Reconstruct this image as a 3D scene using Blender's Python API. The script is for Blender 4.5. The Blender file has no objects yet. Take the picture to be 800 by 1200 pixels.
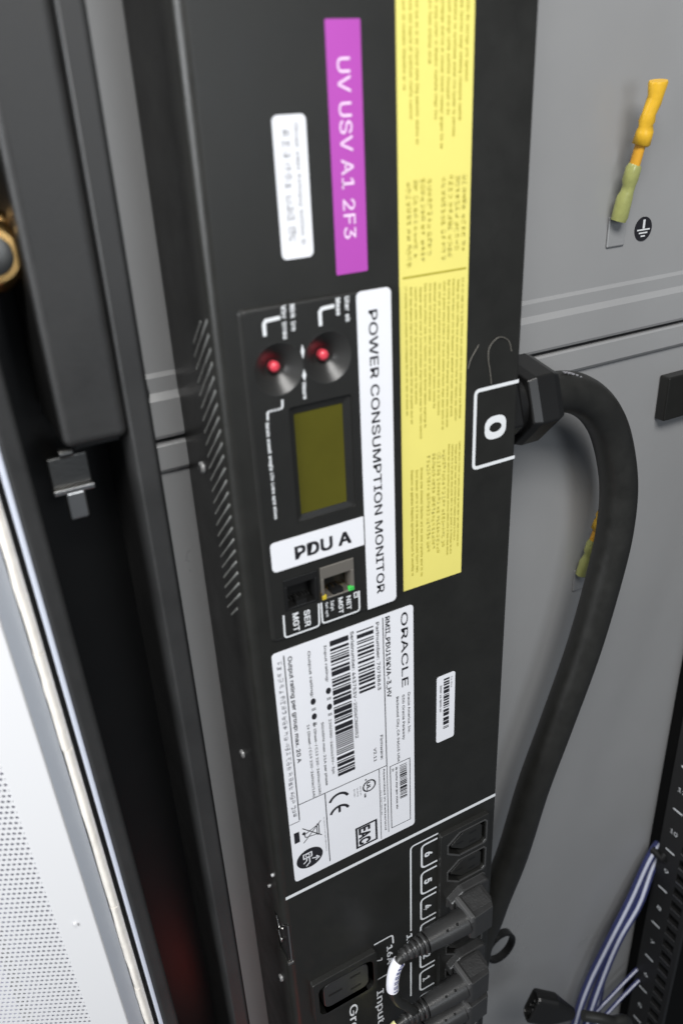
import bpy, bmesh, math, random
from mathutils import Vector, Matrix

# ------------------------------------------------------------------ scale
# All coordinates below are in "face widths": the black unit's front face is
# 1 wide (130 mm).  X = along the face to the right, Y = into the cabinet
# wall, Z = up.  S turns them into metres.
S = 0.13
scene = bpy.context.scene
COL = scene.collection

# ------------------------------------------------------------------ camera
cam_d = bpy.data.cameras.new('camera')
cam = bpy.data.objects.new('camera', cam_d)
COL.objects.link(cam)
ROW = [(0.87463462, -0.48262407, -0.04569780),
       (-0.25748261, -0.38260669, -0.88730763),
       (0.41075174, 0.78783636, -0.45890836)]
m = Matrix((ROW[0], [-c for c in ROW[1]], [-c for c in ROW[2]])).transposed()
cam.matrix_world = Matrix.Translation(Vector((-0.72030712, -2.00244361, 2.72766532)) * S) @ m.to_4x4()
cam_d.sensor_fit = 'VERTICAL'
cam_d.sensor_height = 36.0
cam_d.lens = 964.83 / 1200 * 36.0
cam_d.clip_start = 0.01
cam_d.clip_end = 100
cam_d.dof.use_dof = True
cam_d.dof.focus_distance = 3.4 * S
cam_d.dof.aperture_fstop = 8.5
scene.camera = cam

# ------------------------------------------------------------------ world + lamps
world = bpy.data.worlds.new('World')
scene.world = world
world.use_nodes = True
bg = world.node_tree.nodes['Background']
bg.inputs[0].default_value = (0.80, 0.88, 1.0, 1)
bg.inputs[1].default_value = 0.11


def area(name, loc, target, sx, sy, power, col=(1, 1, 1)):
    d = bpy.data.lights.new(name, 'AREA')
    d.shape = 'RECTANGLE'
    d.size, d.size_y = sx, sy
    d.energy = power
    d.color = col
    o = bpy.data.objects.new(name, d)
    COL.objects.link(o)
    o.location = loc
    o.rotation_euler = (Vector(target) - Vector(loc)).to_track_quat('-Z', 'Y').to_euler()
    return o


area('ceiling_light', (-0.13, -0.62, 1.02), (0.12, 0.05, 0.30), 0.7, 0.32, 13.0, (1.0, 0.985, 0.96))
area('room_fill', (0.26, -1.20, 0.42), (0.0, 0.05, 0.33), 0.40, 0.45, 2.6, (0.90, 0.95, 1.0))  # added fill behind the camera to lift the left grey strip, no fitting known
area('aisle_fill', (-1.05, -0.30, 0.52), (0.0, 0.0, 0.30), 0.40, 0.70, 17.0, (0.95, 0.975, 1.0))  # added lamp standing in for the bright surroundings across the aisle

scene.view_settings.view_transform = 'Standard'
scene.view_settings.look = 'None'
scene.view_settings.exposure = 0.0
scene.view_settings.gamma = 1.0
scene.view_settings.use_curve_mapping = False


# ------------------------------------------------------------------ materials
def mat(name, col, rough=0.5, metal=0.0, bump=0.0, bscale=900.0, var=0.0, vscale=25.0, spec=0.5, trans=0.0,
        emit=None, estr=0.0, coat=0.0, rvar=0.0):
    mt = bpy.data.materials.new(name)
    mt.use_nodes = True
    nt = mt.node_tree
    b = nt.nodes['Principled BSDF']
    b.inputs['Base Color'].default_value = (*col, 1)
    b.inputs['Roughness'].default_value = rough
    b.inputs['Metallic'].default_value = metal
    b.inputs['Specular IOR Level'].default_value = spec
    b.inputs['Transmission Weight'].default_value = trans
    b.inputs['Coat Weight'].default_value = coat
    if emit:
        b.inputs['Emission Color'].default_value = (*emit, 1)
        b.inputs['Emission Strength'].default_value = estr
    tc = nt.nodes.new('ShaderNodeNewGeometry')
    if bump:
        n = nt.nodes.new('ShaderNodeTexNoise')
        n.inputs['Scale'].default_value = bscale
        n.inputs['Detail'].default_value = 3
        bp = nt.nodes.new('ShaderNodeBump')
        bp.inputs['Strength'].default_value = bump
        bp.inputs['Distance'].default_value = 0.0004
        nt.links.new(tc.outputs['Position'], n.inputs['Vector'])
        nt.links.new(n.outputs['Fac'], bp.inputs['Height'])
        nt.links.new(bp.outputs['Normal'], b.inputs['Normal'])
    if var or rvar:
        n2 = nt.nodes.new('ShaderNodeTexNoise')
        n2.inputs['Scale'].default_value = vscale
        n2.inputs['Detail'].default_value = 6
        n2.inputs['Roughness'].default_value = 0.65
        nt.links.new(tc.outputs['Position'], n2.inputs['Vector'])
        if var:
            mp = nt.nodes.new('ShaderNodeMapRange')
            mp.inputs['From Min'].default_value = 0.25
            mp.inputs['From Max'].default_value = 0.75
            mp.inputs['To Min'].default_value = 1 - var
            mp.inputs['To Max'].default_value = 1 + var
            nt.links.new(n2.outputs['Fac'], mp.inputs['Value'])
            mx = nt.nodes.new('ShaderNodeVectorMath')
            mx.operation = 'SCALE'
            mx.inputs[0].default_value = col
            nt.links.new(mp.outputs['Result'], mx.inputs['Scale'])
            nt.links.new(mx.outputs['Vector'], b.inputs['Base Color'])
        if rvar:
            mr = nt.nodes.new('ShaderNodeMapRange')
            mr.inputs['From Min'].default_value = 0.3
            mr.inputs['From Max'].default_value = 0.7
            mr.inputs['To Min'].default_value = max(0.02, rough - rvar)
            mr.inputs['To Max'].default_value = min(1, rough + rvar)
            nt.links.new(n2.outputs['Fac'], mr.inputs['Value'])
            nt.links.new(mr.outputs['Result'], b.inputs['Roughness'])
    return mt


M = {
    'black': mat('black_powder_coat', (0.014, 0.014, 0.0125), 0.38, bump=0.25, bscale=2200, var=0.18, vscale=40, rvar=0.06),
    'black_plastic': mat('black_plastic', (0.014, 0.014, 0.013), 0.38, bump=0.15, bscale=2600, var=0.15, vscale=60),
    'dish': mat('dish_plastic', (0.024, 0.024, 0.023), 0.30, bump=0.1, bscale=2600),
    'dark_plastic': mat('dark_plastic', (0.008, 0.008, 0.008), 0.35, bump=0.1, bscale=2600),
    'boot': mat('black_rubber', (0.028, 0.028, 0.028), 0.33, bump=0.2, bscale=1500, var=0.2, vscale=90),
    'plugface': mat('plug_texture', (0.036, 0.036, 0.036), 0.36, bump=0.9, bscale=700, var=0.2, vscale=150),
    'cable': mat('cable_rubber', (0.016, 0.016, 0.0145), 0.43, bump=0.15, bscale=1200, var=0.18, vscale=90, rvar=0.08),
    'frame': mat('frame_black', (0.025, 0.025, 0.025), 0.45, bump=0.25, bscale=1800, var=0.2, vscale=30, rvar=0.08),
    'recess': mat('recess_black', (0.005, 0.005, 0.005), 0.5, var=0.2),
    'gloss_black': mat('channel_black', (0.004, 0.004, 0.004), 0.33, var=0.2, vscale=40),
    'grey': mat('grey_paint', (0.315, 0.318, 0.322), 0.31, bump=0.05, bscale=2500, var=0.04, vscale=9, rvar=0.05),
    'white_label': mat('white_label', (0.78, 0.79, 0.83), 0.42, var=0.02, vscale=30),
    'white_print': mat('white_print', (0.72, 0.74, 0.76), 0.5),
    'ink': mat('black_ink', (0.014, 0.014, 0.018), 0.5),
    'mid_ink': mat('mid_ink', (0.10, 0.10, 0.12), 0.5),
    'grey_ink': mat('grey_ink', (0.28, 0.28, 0.30), 0.5),
    'yellow': mat('yellow_label', (0.78, 0.70, 0.185), 0.48, var=0.03, vscale=30),
    'olive_ink': mat('olive_ink', (0.42, 0.36, 0.04), 0.5),
    'purple': mat('purple_label', (0.42, 0.064, 0.415), 0.45, var=0.03),
    'purple_print': mat('purple_print', (0.86, 0.66, 0.88), 0.5),
    'metal': mat('bright_metal', (0.62, 0.61, 0.59), 0.28, 1.0, bump=0.1, bscale=900),
    'dull_metal': mat('dull_metal', (0.17, 0.17, 0.165), 0.42, 1.0, bump=0.2, bscale=900),
    'tab_metal': mat('tab_metal', (0.40, 0.405, 0.41), 0.40, 0.3, bump=0.3, bscale=900),
    'brass': mat('brass', (0.75, 0.47, 0.18), 0.22, 1.0),
    'lcd': mat('lcd_green', (0.080, 0.074, 0.007), 0.16, var=0.08, vscale=40, coat=0.4),
    'red': mat('red_button', (0.72, 0.06, 0.09), 0.35, coat=0.3),
    'green_led': mat('green_led', (0.05, 0.5, 0.08), 0.3),
    'amber_led': mat('amber_led', (0.55, 0.42, 0.03), 0.3),
    'crimp_yellow': mat('crimp_yellow', (0.85, 0.50, 0.035), 0.35, bump=0.2, bscale=500, var=0.08, vscale=150),
    'crimp_orange': mat('crimp_orange', (0.83, 0.42, 0.04), 0.35),
    'crimp_olive': mat('crimp_olive', (0.40, 0.42, 0.15), 0.25, bump=0.3, bscale=400, var=0.15, vscale=200, coat=0.4),
    'door_white': mat('door_white', (0.60, 0.60, 0.61), 0.45, bump=0.05, bscale=1400),
    'door_shade': mat('door_shade', (0.42, 0.45, 0.50), 0.4),  # door white turned grey-blue for the shade on its return
    'seal': mat('seal_foam', (0.78, 0.74, 0.68), 0.8, bump=0.5, bscale=300, var=0.10, vscale=120),
    'bright_edge': mat('pale_edge', (0.70, 0.74, 0.85), 0.35, 0.2),  # pale colour stands in for room light on the frame's outer edge
    'blue_cable': mat('blue_cable', (0.035, 0.042, 0.13), 0.18, var=0.12, vscale=160, coat=0.25),
    'cable_glint': mat('cable_highlight', (0.50, 0.52, 0.62), 0.4),
    'red_cable': mat('red_cable', (0.65, 0.02, 0.02), 0.4),
    'pale': mat('pale_floor', (0.34, 0.34, 0.42), 0.6, var=0.1, vscale=8),
    'thread': mat('thread', (0.16, 0.15, 0.13), 0.5),
    'tag_white': mat('tag_white', (0.80, 0.80, 0.86), 0.4, var=0.04, vscale=100),
    'tag_yellow': mat('tag_yellow', (0.75, 0.72, 0.35), 0.4),
    'lip': mat('outlet_lip', (0.055, 0.055, 0.055), 0.25),
    'rail': mat('rail_black', (0.009, 0.009, 0.009), 0.5, bump=0.2, bscale=1800),
    'jack_metal': mat('jack_metal', (0.36, 0.33, 0.29), 0.35, 0.75),
    'ridge': mat('plug_lit_edge', (0.075, 0.075, 0.075), 0.35),  # boot black lightened to show the plug's lit front edge
    'unlit': mat('unlit_black', (0.003, 0.003, 0.003), 0.7, spec=0.1),  # near-black standing in for the unlit space past the rail edge
    'red_glow': mat('added_red_glow', (0.6, 0.02, 0.01), 0.4, emit=(1.0, 0.06, 0.03), estr=1.5),
    'vent': mat('vent_lit_lips', (0.32, 0.33, 0.32), 0.4, 0.3),  # pale grey standing in for light caught on the vent lips
}

# ------------------------------------------------------------------ mesh helpers
WLOC = {}      # object name -> world location of its origin (nothing is rotated)


class MB:
    """Collects shapes (in face widths); build() links them as ONE mesh object in metres."""
    def __init__(self):
        self.v, self.f, self.sm = [], [], []

    def add(self, vs, fs, smooth=False):
        n = len(self.v)
        self.v += [tuple(p) for p in vs]
        self.f += [tuple(i + n for i in f) for f in fs]
        self.sm += [smooth] * len(fs)
        return self

    def box(self, x0, x1, y0, y1, z0, z1):
        vs = [(x, y, z) for x in (x0, x1) for y in (y0, y1) for z in (z0, z1)]
        return self.add(vs, [(0, 1, 3, 2), (4, 6, 7, 5), (0, 4, 5, 1), (2, 3, 7, 6), (0, 2, 6, 4), (1, 5, 7, 3)])

    def prism(self, pts, y0, y1):
        """polygon in X-Z (counter-clockwise seen from -Y) from y0 (front) to y1 (back)"""
        n = len(pts)
        vs = [(x, y0, z) for x, z in pts] + [(x, y1, z) for x, z in pts]
        fs = [tuple(range(n)), tuple(range(2 * n - 1, n - 1, -1))]
        fs += [(i, i + n, (i + 1) % n + n, (i + 1) % n) for i in range(n)]
        return self.add(vs, fs)

    def flat(self, pts, y):
        return self.add([(x, y, z) for x, z in pts], [tuple(range(len(pts)))])

    def rect(self, x0, x1, z0, z1, y):
        return self.flat([(x0, z0), (x1, z0), (x1, z1), (x0, z1)], y)

    def stroke(self, pts, w, y, closed=False):
        """flat painted line in the X-Z plane, mitred"""
        n = len(pts)
        P = [Vector(p) for p in pts]
        L, Rr = [], []
        for i in range(n):
            a = P[i - 1] if (i > 0 or closed) else None
            b = P[(i + 1) % n] if (i < n - 1 or closed) else None
            d1 = (P[i] - a).normalized() if a is not None else None
            d2 = (b - P[i]).normalized() if b is not None else None
            if d1 is None: d1 = d2
            if d2 is None: d2 = d1
            t = (d1 + d2)
            t = t.normalized() if t.length > 1e-6 else d1
            nn = Vector((-t.y, t.x))
            k = w / 2 / max(0.35, abs(nn.dot(Vector((-d1.y, d1.x)))))
            L.append(P[i] + nn * k)
            Rr.append(P[i] - nn * k)
        vs = [(p.x, y, p.y) for p in L] + [(p.x, y, p.y) for p in Rr]
        fs = [(i, i + n, (i + 1) % n + n, (i + 1) % n) for i in range(n if closed else n - 1)]
        return self.add(vs, fs)

    def tube(self, path, radii, seg=14, caps=True, squash=None):
        P = [Vector(p) for p in path]
        n = len(P)
        if not hasattr(radii, '__len__'):
            radii = [radii] * n
        T = []
        for i in range(n):
            T.append((P[min(i + 1, n - 1)] - P[max(i - 1, 0)]).normalized())
        up = Vector((0, 0, 1)) if abs(T[0].z) < 0.9 else Vector((0, 1, 0))
        u = T[0].cross(up).normalized()
        vs, fs = [], []
        for i in range(n):
            u = (u - T[i] * u.dot(T[i])).normalized()
            w = T[i].cross(u)
            for k in range(seg):
                a = 2 * math.pi * k / seg
                s1, s2 = (squash[i] if squash else (1, 1))
                p = P[i] + u * math.cos(a) * radii[i] * s1 + w * math.sin(a) * radii[i] * s2
                vs.append(p)
        for i in range(n - 1):
            for k in range(seg):
                a, b = i * seg + k, i * seg + (k + 1) % seg
                fs.append((a, b, b + seg, a + seg))
        self.add(vs, fs, True)
        if caps:
            self.add(vs[:seg], [tuple(range(seg - 1, -1, -1))])
            self.add(vs[-seg:], [tuple(range(seg))])
        return self

    def build(self, name, material, parent=None, bevel=0.0, bseg=2, tilt=None, flip=False):
        vs = [Vector(p) for p in self.v]
        if tilt:
            vs = [Vector((p.x + tilt * (p.z - 0.6), p.y, p.z)) for p in vs]
        lo = Vector([min(p[i] for p in vs) for i in range(3)])
        hi = Vector([max(p[i] for p in vs) for i in range(3)])
        c = (lo + hi) / 2 * S
        me = bpy.data.meshes.new(name)
        me.from_pydata([p * S - c for p in vs], [], self.f)
        me.polygons.foreach_set('use_smooth', self.sm)
        me.update()
        me.materials.append(M[material])
        return link(name, me, c, parent, bevel, bseg)


def link(name, me, c, parent=None, bevel=0.0, bseg=2):
    o = bpy.data.objects.new(name, me)
    COL.objects.link(o)
    o.location = c
    WLOC[o.name] = Vector(c)
    if parent is not None:
        o.parent = parent
        o.matrix_parent_inverse = Matrix.Translation(-WLOC[parent.name])
    if bevel:
        b = o.modifiers.new('bevel', 'BEVEL')
        b.width = bevel * S
        b.segments = bseg
        b.limit_method = 'ANGLE'
        b.angle_limit = math.radians(35)
        b.harden_normals = False
    return o


def empty(name, loc):
    o = bpy.data.objects.new(name, None)
    COL.objects.link(o)
    o.empty_display_size = 0.01
    o.location = Vector(loc) * S
    WLOC[o.name] = Vector(loc) * S
    return o


def tag(o, label=None, cat=None, group=None, kind=None):
    if label: o['label'] = label
    if cat: o['category'] = cat
    if group: o['group'] = group
    if kind: o['kind'] = kind
    return o


def thing(name, loc, label, cat, group=None):
    return tag(empty(name, loc), label, cat, group)


def copy_tree(o, d, parent=None):
    """copy of a thing and its parts, moved by d (face widths)"""
    c = o.copy()
    COL.objects.link(c)
    if parent is None:
        c.location = o.location + Vector(d) * S
        WLOC[c.name] = WLOC[o.name] + Vector(d) * S
    else:
        c.parent = parent
        c.matrix_parent_inverse = o.matrix_parent_inverse.copy()
        WLOC[c.name] = WLOC[o.name] + Vector(d) * S
    for ch in list(o.children):
        copy_tree(ch, d, c)
    return c


def cut(o, cutter):
    """boolean difference, applied"""
    k = cutter.build('cutter', 'black')
    md = o.modifiers.new('cut', 'BOOLEAN')
    md.operation = 'DIFFERENCE'
    md.solver = 'EXACT'
    md.object = k
    others = [x for x in o.modifiers if x.type == 'BEVEL']
    for x in others: x.show_viewport = False
    bpy.context.view_layer.update()
    dg = bpy.context.evaluated_depsgraph_get()
    me = bpy.data.meshes.new_from_object(o.evaluated_get(dg))
    o.modifiers.remove(md)
    for x in others: x.show_viewport = True
    o.data = me
    kd = k.data
    bpy.data.objects.remove(k)
    bpy.data.meshes.remove(kd)


def rrect(x0, x1, z0, z1, r, seg=4, corners=(1, 1, 1, 1)):
    """rounded rectangle, ccw from bottom-left; corners = bl, br, tr, tl"""
    pts = []
    for (cx, cz, a0, on, px, pz) in ((x0 + r, z0 + r, 180, corners[0], x0, z0), (x1 - r, z0 + r, 270, corners[1], x1, z0),
                                     (x1 - r, z1 - r, 0, corners[2], x1, z1), (x0 + r, z1 - r, 90, corners[3], x0, z1)):
        if on:
            for k in range(seg + 1):
                a = math.radians(a0 + 90 * k / seg)
                pts.append((cx + r * math.cos(a), cz + r * math.sin(a)))
        else:
            pts.append((px, pz))
    return pts


def circle(cx, cz, r, n=24, rz=None):
    rz = rz or r
    return [(cx + r * math.cos(2 * math.pi * k / n), cz + rz * math.sin(2 * math.pi * k / n)) for k in range(n)]


def spline(ctrl, n=8):
    """Catmull-Rom through the control points"""
    P = [Vector(p) for p in ctrl]
    P = [P[0] * 2 - P[1]] + P + [P[-1] * 2 - P[-2]]
    out = []
    for i in range(1, len(P) - 2):
        a, b, c, d = P[i - 1:i + 3]
        for k in range(n):
            t = k / n
            out.append(0.5 * ((2 * b) + (c - a) * t + (2 * a - 5 * b + 4 * c - d) * t * t + (3 * b - a - 3 * c + d) * t ** 3))
    out.append(P[-2])
    return out


_tcache = {}
try:            # the sans-serif that ships with Blender; its built-in default otherwise
    import os
    FONT = bpy.data.fonts.load(os.path.join(bpy.utils.system_resource('DATAFILES'), 'fonts', 'Inter.woff2'))
except Exception:
    FONT = None



def glyphs(s, bold=0.0, res=3):
    key = (s, 0, res)
    if key not in _tcache:
        cu = bpy.data.curves.new('txt', 'FONT')
        cu.body = s
        cu.size = 1.0
        if FONT:
            cu.font = FONT
        cu.resolution_u = res
        o = bpy.data.objects.new('txt', cu)
        COL.objects.link(o)
        bpy.context.view_layer.update()
        dg = bpy.context.evaluated_depsgraph_get()
        me = bpy.data.meshes.new_from_object(o.evaluated_get(dg))
        vs = [(v.co.x, v.co.y) for v in me.vertices]
        fs = [tuple(p.vertices) for p in me.polygons]
        bpy.data.objects.remove(o)
        bpy.data.meshes.remove(me)
        x0 = min(v[0] for v in vs); x1 = max(v[0] for v in vs)
        y0 = min(v[1] for v in vs); y1 = max(v[1] for v in vs)
        _tcache[key] = (vs, fs, x0, x1, y0, y1)
    return _tcache[key]


def weight(b):
    """offsets of the overlaid impressions that thicken a line of lettering"""
    return [(0, 0)] if b <= 0 else [(-b, -b), (b, b), (-b, b), (b, -b)] if b > 0.012 else [(-b, 0), (b, 0), (0, b)]


def text_down(mb, s, xa, xb, za, zb, y, bold=0.0, cap=True, keep=False, res=3):
    """lettering that reads downwards: letter feet at xa, tops at xb, from za (top) to zb (bottom)"""
    vs, fs, x0, x1, y0, y1 = glyphs(s, bold, res)
    if cap:
        y0 = 0.0
        y1 = 0.73
    kx = (za - zb) / (x1 - x0)
    ky = (xb - xa) / (y1 - y0)
    if keep:        # keep the letter's own proportions, centred
        za, kx = (za + zb) / 2 + (x1 - x0) * ky / 2, ky
    for q, (a, b) in enumerate(weight(bold)):
        mb.add([(xa + (v[1] - y0 + b) * ky, y - 0.00008 * q, za - (v[0] - x0 + a) * kx) for v in vs], fs)


def text_right(mb, s, xa, xb, za, zb, y, bold=0.0):
    """lettering that reads to the right: from xa to xb, feet at za, tops at zb"""
    vs, fs, x0, x1, y0, y1 = glyphs(s, bold)
    kx = (xb - xa) / (x1 - x0)
    ky = (zb - za) / 0.73
    for q, (a, b) in enumerate(weight(bold)):
        mb.add([(xa + (v[0] - x0 + a) * kx, y - 0.00008 * q, za + (v[1] + b) * ky) for v in vs], fs)


LATIN = 'eeeeaaaiiiooonnnrrrsssttlldcumpghbvfyk'


def small_print(mb, x, za, zb, h, y, rng, cjk=False, bold=0.0, words=(2, 9)):
    """a line of lettering too small to read, running down; x = feet of the letters"""
    z = za
    k = h / 0.73
    cap = True
    while z > zb + h:
        for q in range(rng.randint(*words)):
            if cjk:
                if z - h < zb: break
                st = h * 0.085
                for _ in range(rng.randint(3, 5)):
                    xx = x + h * rng.choice((0.0, 0.18, 0.36, 0.54, 0.72, 0.9))
                    a, b = sorted((rng.uniform(0, 0.35), rng.uniform(0.6, 0.95)))
                    mb.rect(xx, xx + st, z - b * h, z - a * h, y)
                for _ in range(rng.randint(2, 3)):
                    zz_ = z - h * rng.choice((0.05, 0.25, 0.45, 0.65, 0.85))
                    a, b = sorted((rng.uniform(0, 0.35), rng.uniform(0.6, 1.0)))
                    mb.rect(x + a * h, x + b * h, zz_ - st, zz_, y - 0.00006)
                z -= h * 1.1
                continue
            else:
                ch = rng.choice(LATIN)
                if cap: ch = ch.upper()
                cap = False
            vs, fs, x0, x1, y0, y1 = glyphs(ch, 0, 1)
            if z - x1 * k < zb: break
            for n_, (a, b) in enumerate(weight(bold)):
                mb.add([(x + (v[1] + b) * k, y - 0.00006 * n_, z - (v[0] + a) * k) for v in vs], fs)
            z -= (x1 + 0.09) * k
        z -= h * 0.45
        cap = rng.random() < 0.12


def barcode(mb, x0, x1, za, zb, y, rng, unit=0.0032):
    z = za
    while z > zb:
        w = unit * rng.choice((1, 1, 2, 2, 3, 4))
        mb.rect(x0, x1, max(zb, z - w), z, y)
        z -= w + unit * rng.choice((0.7, 0.7, 1.2, 1.8))


rng = random.Random(7)

# =================================================================== SETTING: cabinet side wall
ZT, ZB = 4.6, -6.5
up = MB()
prof = [(0.400, ZT), (0.400, 1.982), (0.393, 1.968), (0.393, 1.921), (0.380, 1.898), (0.380, 1.786), (0.386, 1.772), (0.44, 1.772), (0.44, ZT)]
XL, XR = -1.0, 4.6
up.add([(x, y, z) for x in (XL, XR) for y, z in prof],
       [(i, i + 9, (i + 1) % 9 + 9, (i + 1) % 9) for i in range(9)] + [tuple(range(8, -1, -1)), tuple(range(9, 18))])
o = up.build('wall_panel_upper', 'grey', bevel=0.004, bseg=3)
tag(o, 'grey painted upper cabinet panel with folded ridge above the dark seam', kind='structure')
lo_ = MB()
prof = [(0.384, 1.756), (0.380, 1.750), (0.380, 1.672), (0.386, 1.662), (0.400, 1.652), (0.400, ZB), (0.44, ZB), (0.44, 1.756)]
n = len(prof)
lo_.add([(x, y, z) for x in (XL, XR) for y, z in prof],
        [(i, i + n, (i + 1) % n + n, (i + 1) % n) for i in range(n)] + [tuple(range(n - 1, -1, -1)), tuple(range(n, 2 * n))])
o = lo_.build('wall_panel_lower', 'grey', bevel=0.003, bseg=2)
tag(o, 'grey painted lower cabinet panel below the dark seam', kind='structure')
o = MB().box(XL, XR, 0.46, 0.50, ZB, ZT).build('wall_backing', 'recess')
tag(o, kind='structure')

# =================================================================== LEFT: frame post, closer box, channel, frame, seal, door
t = thing('frame_post', (-0.2, 0.3, ZB), 'slim black vertical post between the dark channel and the grey panel strip', 'post')
MB().box(-0.2705, -0.213, 0.004, 0.398, ZB, ZT).build('upright', 'frame', t, bevel=0.008, bseg=3)
MB().box(-0.2125, -0.172, 0.15, 0.398, ZB, ZT).build('post_shade_strip', 'recess', t, bevel=0.004)  # dark strip set in for the shadow gap beside the post
for z in (2.0, 1.571):
    MB().tube([(-0.1715, 0.2, z), (-0.164, 0.2, z)], 0.028 if z > 1.8 else 0.012, 16).build('bolt_head', 'frame', t)

t = thing('closer_box', (-0.35, 0.2, 1.945), 'long black metal box with rounded edge hanging at the upper left', 'box')
MB().box(-0.4365, -0.2710, 0.02, 0.32, 1.945, ZT).build('housing', 'frame', t, bevel=0.024, bseg=5)
MB().box(-0.405, -0.292, 0.06, 0.30, 1.930, 1.9445).build('end_cap', 'dark_plastic', t)

o = MB().box(-0.56, -0.205, 0.362, 0.396, ZB, ZT).build('frame_channel', 'gloss_black')
tag(o, 'deep glossy black channel between the frame edge and the post', 'channel')

t = thing('latch', (-0.41, 0.3, 1.66), 'small grey metal latch bracket with a bright tab below the black box', 'latch')
MB().box(-0.466, -0.357, 0.20, 0.215, 1.772, 1.862).build('bracket_plate', 'dull_metal', t, bevel=0.004)
MB().box(-0.468, -0.354, 0.185, 0.205, 1.756, 1.7715).build('plate_lip', 'metal', t, bevel=0.003)
MB().box(-0.438, -0.381, 0.195, 0.21, 1.668, 1.7555).build('tab', 'metal', t, bevel=0.010, bseg=3)
MB().tube([(-0.43, 0.208, 1.868), (-0.395, 0.208, 1.868)], 0.014, 12).build('hinge_barrel', 'dull_metal', t)
MB().box(-0.45, -0.37, 0.2151, 0.361, 1.79, 1.80).build('support_arm', 'frame', t)

t = thing('lock_cylinder', (-0.47, 0.36, 2.38), 'round shiny lock cylinder at the left edge behind the black box', 'lock')
LX, LZ = -0.494, 2.42
def disc(name, mt, prof):
    MB().tube([(LX, y, LZ) for y, r in prof], [r for y, r in prof], 36).build(name, mt, t)
disc('brass_rim', 'brass', [(0.361, 0.10), (0.16, 0.10), (0.145, 0.094), (0.14, 0.085)])
disc('barrel', 'brass', [(0.15, 0.080), (0.105, 0.080), (0.09, 0.074), (0.082, 0.060)])
disc('plug_face', 'dull_metal', [(0.09, 0.046), (0.078, 0.046), (0.076, 0.043), (0.0755, 0.01)])

TILT = -0.024
t = thing('cabinet_frame', (-0.53, 0.2, ZB), 'black cabinet frame edge with a bright rim painted as room light beside the seal', 'frame')
MB().box(-0.552, -0.500, 0.0, 0.36, ZB, ZT).build('frame_band', 'frame', t, bevel=0.012, bseg=3, tilt=TILT)
MB().box(-0.566, -0.5525, 0.004, 0.36, ZB, ZT).build('lit_rim', 'bright_edge', t, bevel=0.003, tilt=TILT)
o = MB().box(-0.582, -0.5665, 0.06, 0.36, ZB, ZT).build('gap_shadow', 'recess', t, tilt=TILT)  # black strip standing in for the shadow in the gap beside the seal

t = thing('door_seal', (-0.6, 0.1, ZB), 'cream foam sealing strip with joints along the open door', 'seal')
zz = ZT
segs = []
while zz > ZB:
    L = rng.choice((0.35, 0.52, 0.70, 0.85, 0.44))
    segs.append((zz - L + 0.003, zz))
    zz -= L
for a, b in segs:
    dx = rng.uniform(-0.002, 0.002)
    sg = MB()
    vs, fs, nr = [], [], 9
    for q in range(nr):
        z = a + (b - a) * q / (nr - 1)
        e = [rng.uniform(-0.002, 0.002) for _ in range(4)]
        vs += [(-0.613 + e[0], 0.20, z), (-0.613 + e[0], 0.020 + e[1], z), (-0.604 + e[2], 0.010 + e[1], z), (-0.590 + e[2], 0.012 + e[3], z), (-0.5828, 0.024 + e[3], z), (-0.5828, 0.20, z)]
    for q in range(nr - 1):
        fs += [(q * 6 + k_, q * 6 + (k_ + 1) % 6, q * 6 + 6 + (k_ + 1) % 6, q * 6 + 6 + k_) for k_ in range(6)]
    sg.add(vs, fs, True)
    sg.add(vs[:6], [(5, 4, 3, 2, 1, 0)])
    sg.add(vs[-6:], [(0, 1, 2, 3, 4, 5)])
    sg.build('seal_segment', 'seal', t, tilt=TILT)

# open perforated door
DR = Vector((-0.887, 0.46, 0)).normalized()
DN = Vector((0.46, 0.887, 0)).normalized()     # away from the viewer
D0 = Vector((-0.668, 0.0, 0))


def dpt(a, d, z):
    p = D0 + DR * a + DN * d
    return (p.x, p.y, z)


def dbox(mb, a0, a1, d0, d1, z0, z1):
    vs = [dpt(a, d, z) for a in (a0, a1) for d in (d0, d1) for z in (z0, z1)]
    mb.add(vs, [(0, 2, 3, 1), (4, 5, 7, 6), (0, 1, 5, 4), (2, 6, 7, 3), (0, 4, 6, 2), (1, 3, 7, 5)])


t = thing('perforated_door', (-0.7, 0.1, -3.0), 'open white cabinet door of fine perforated sheet metal at lower left', 'door')
mb = MB(); dbox(mb, 0.0, 0.1295, 0.0, 0.012, -3.0, 2.3)
mb.build('door_border', 'door_white', t, bevel=0.004, tilt=TILT)
mb = MB()
vs = [(-0.668, 0.006, -3.0), (-0.615, 0.03, -3.0), (-0.615, 0.2, -3.0), (-0.668, 0.2, -3.0)]
vs += [(x, y, 2.3) for x, y, z in vs]
mb.add(vs, [(0, 3, 2, 1), (4, 5, 6, 7), (0, 1, 5, 4), (1, 2, 6, 5), (2, 3, 7, 6), (3, 0, 4, 7)])
mb.build('door_return', 'door_shade', t, bevel=0.003, tilt=TILT)
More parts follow.
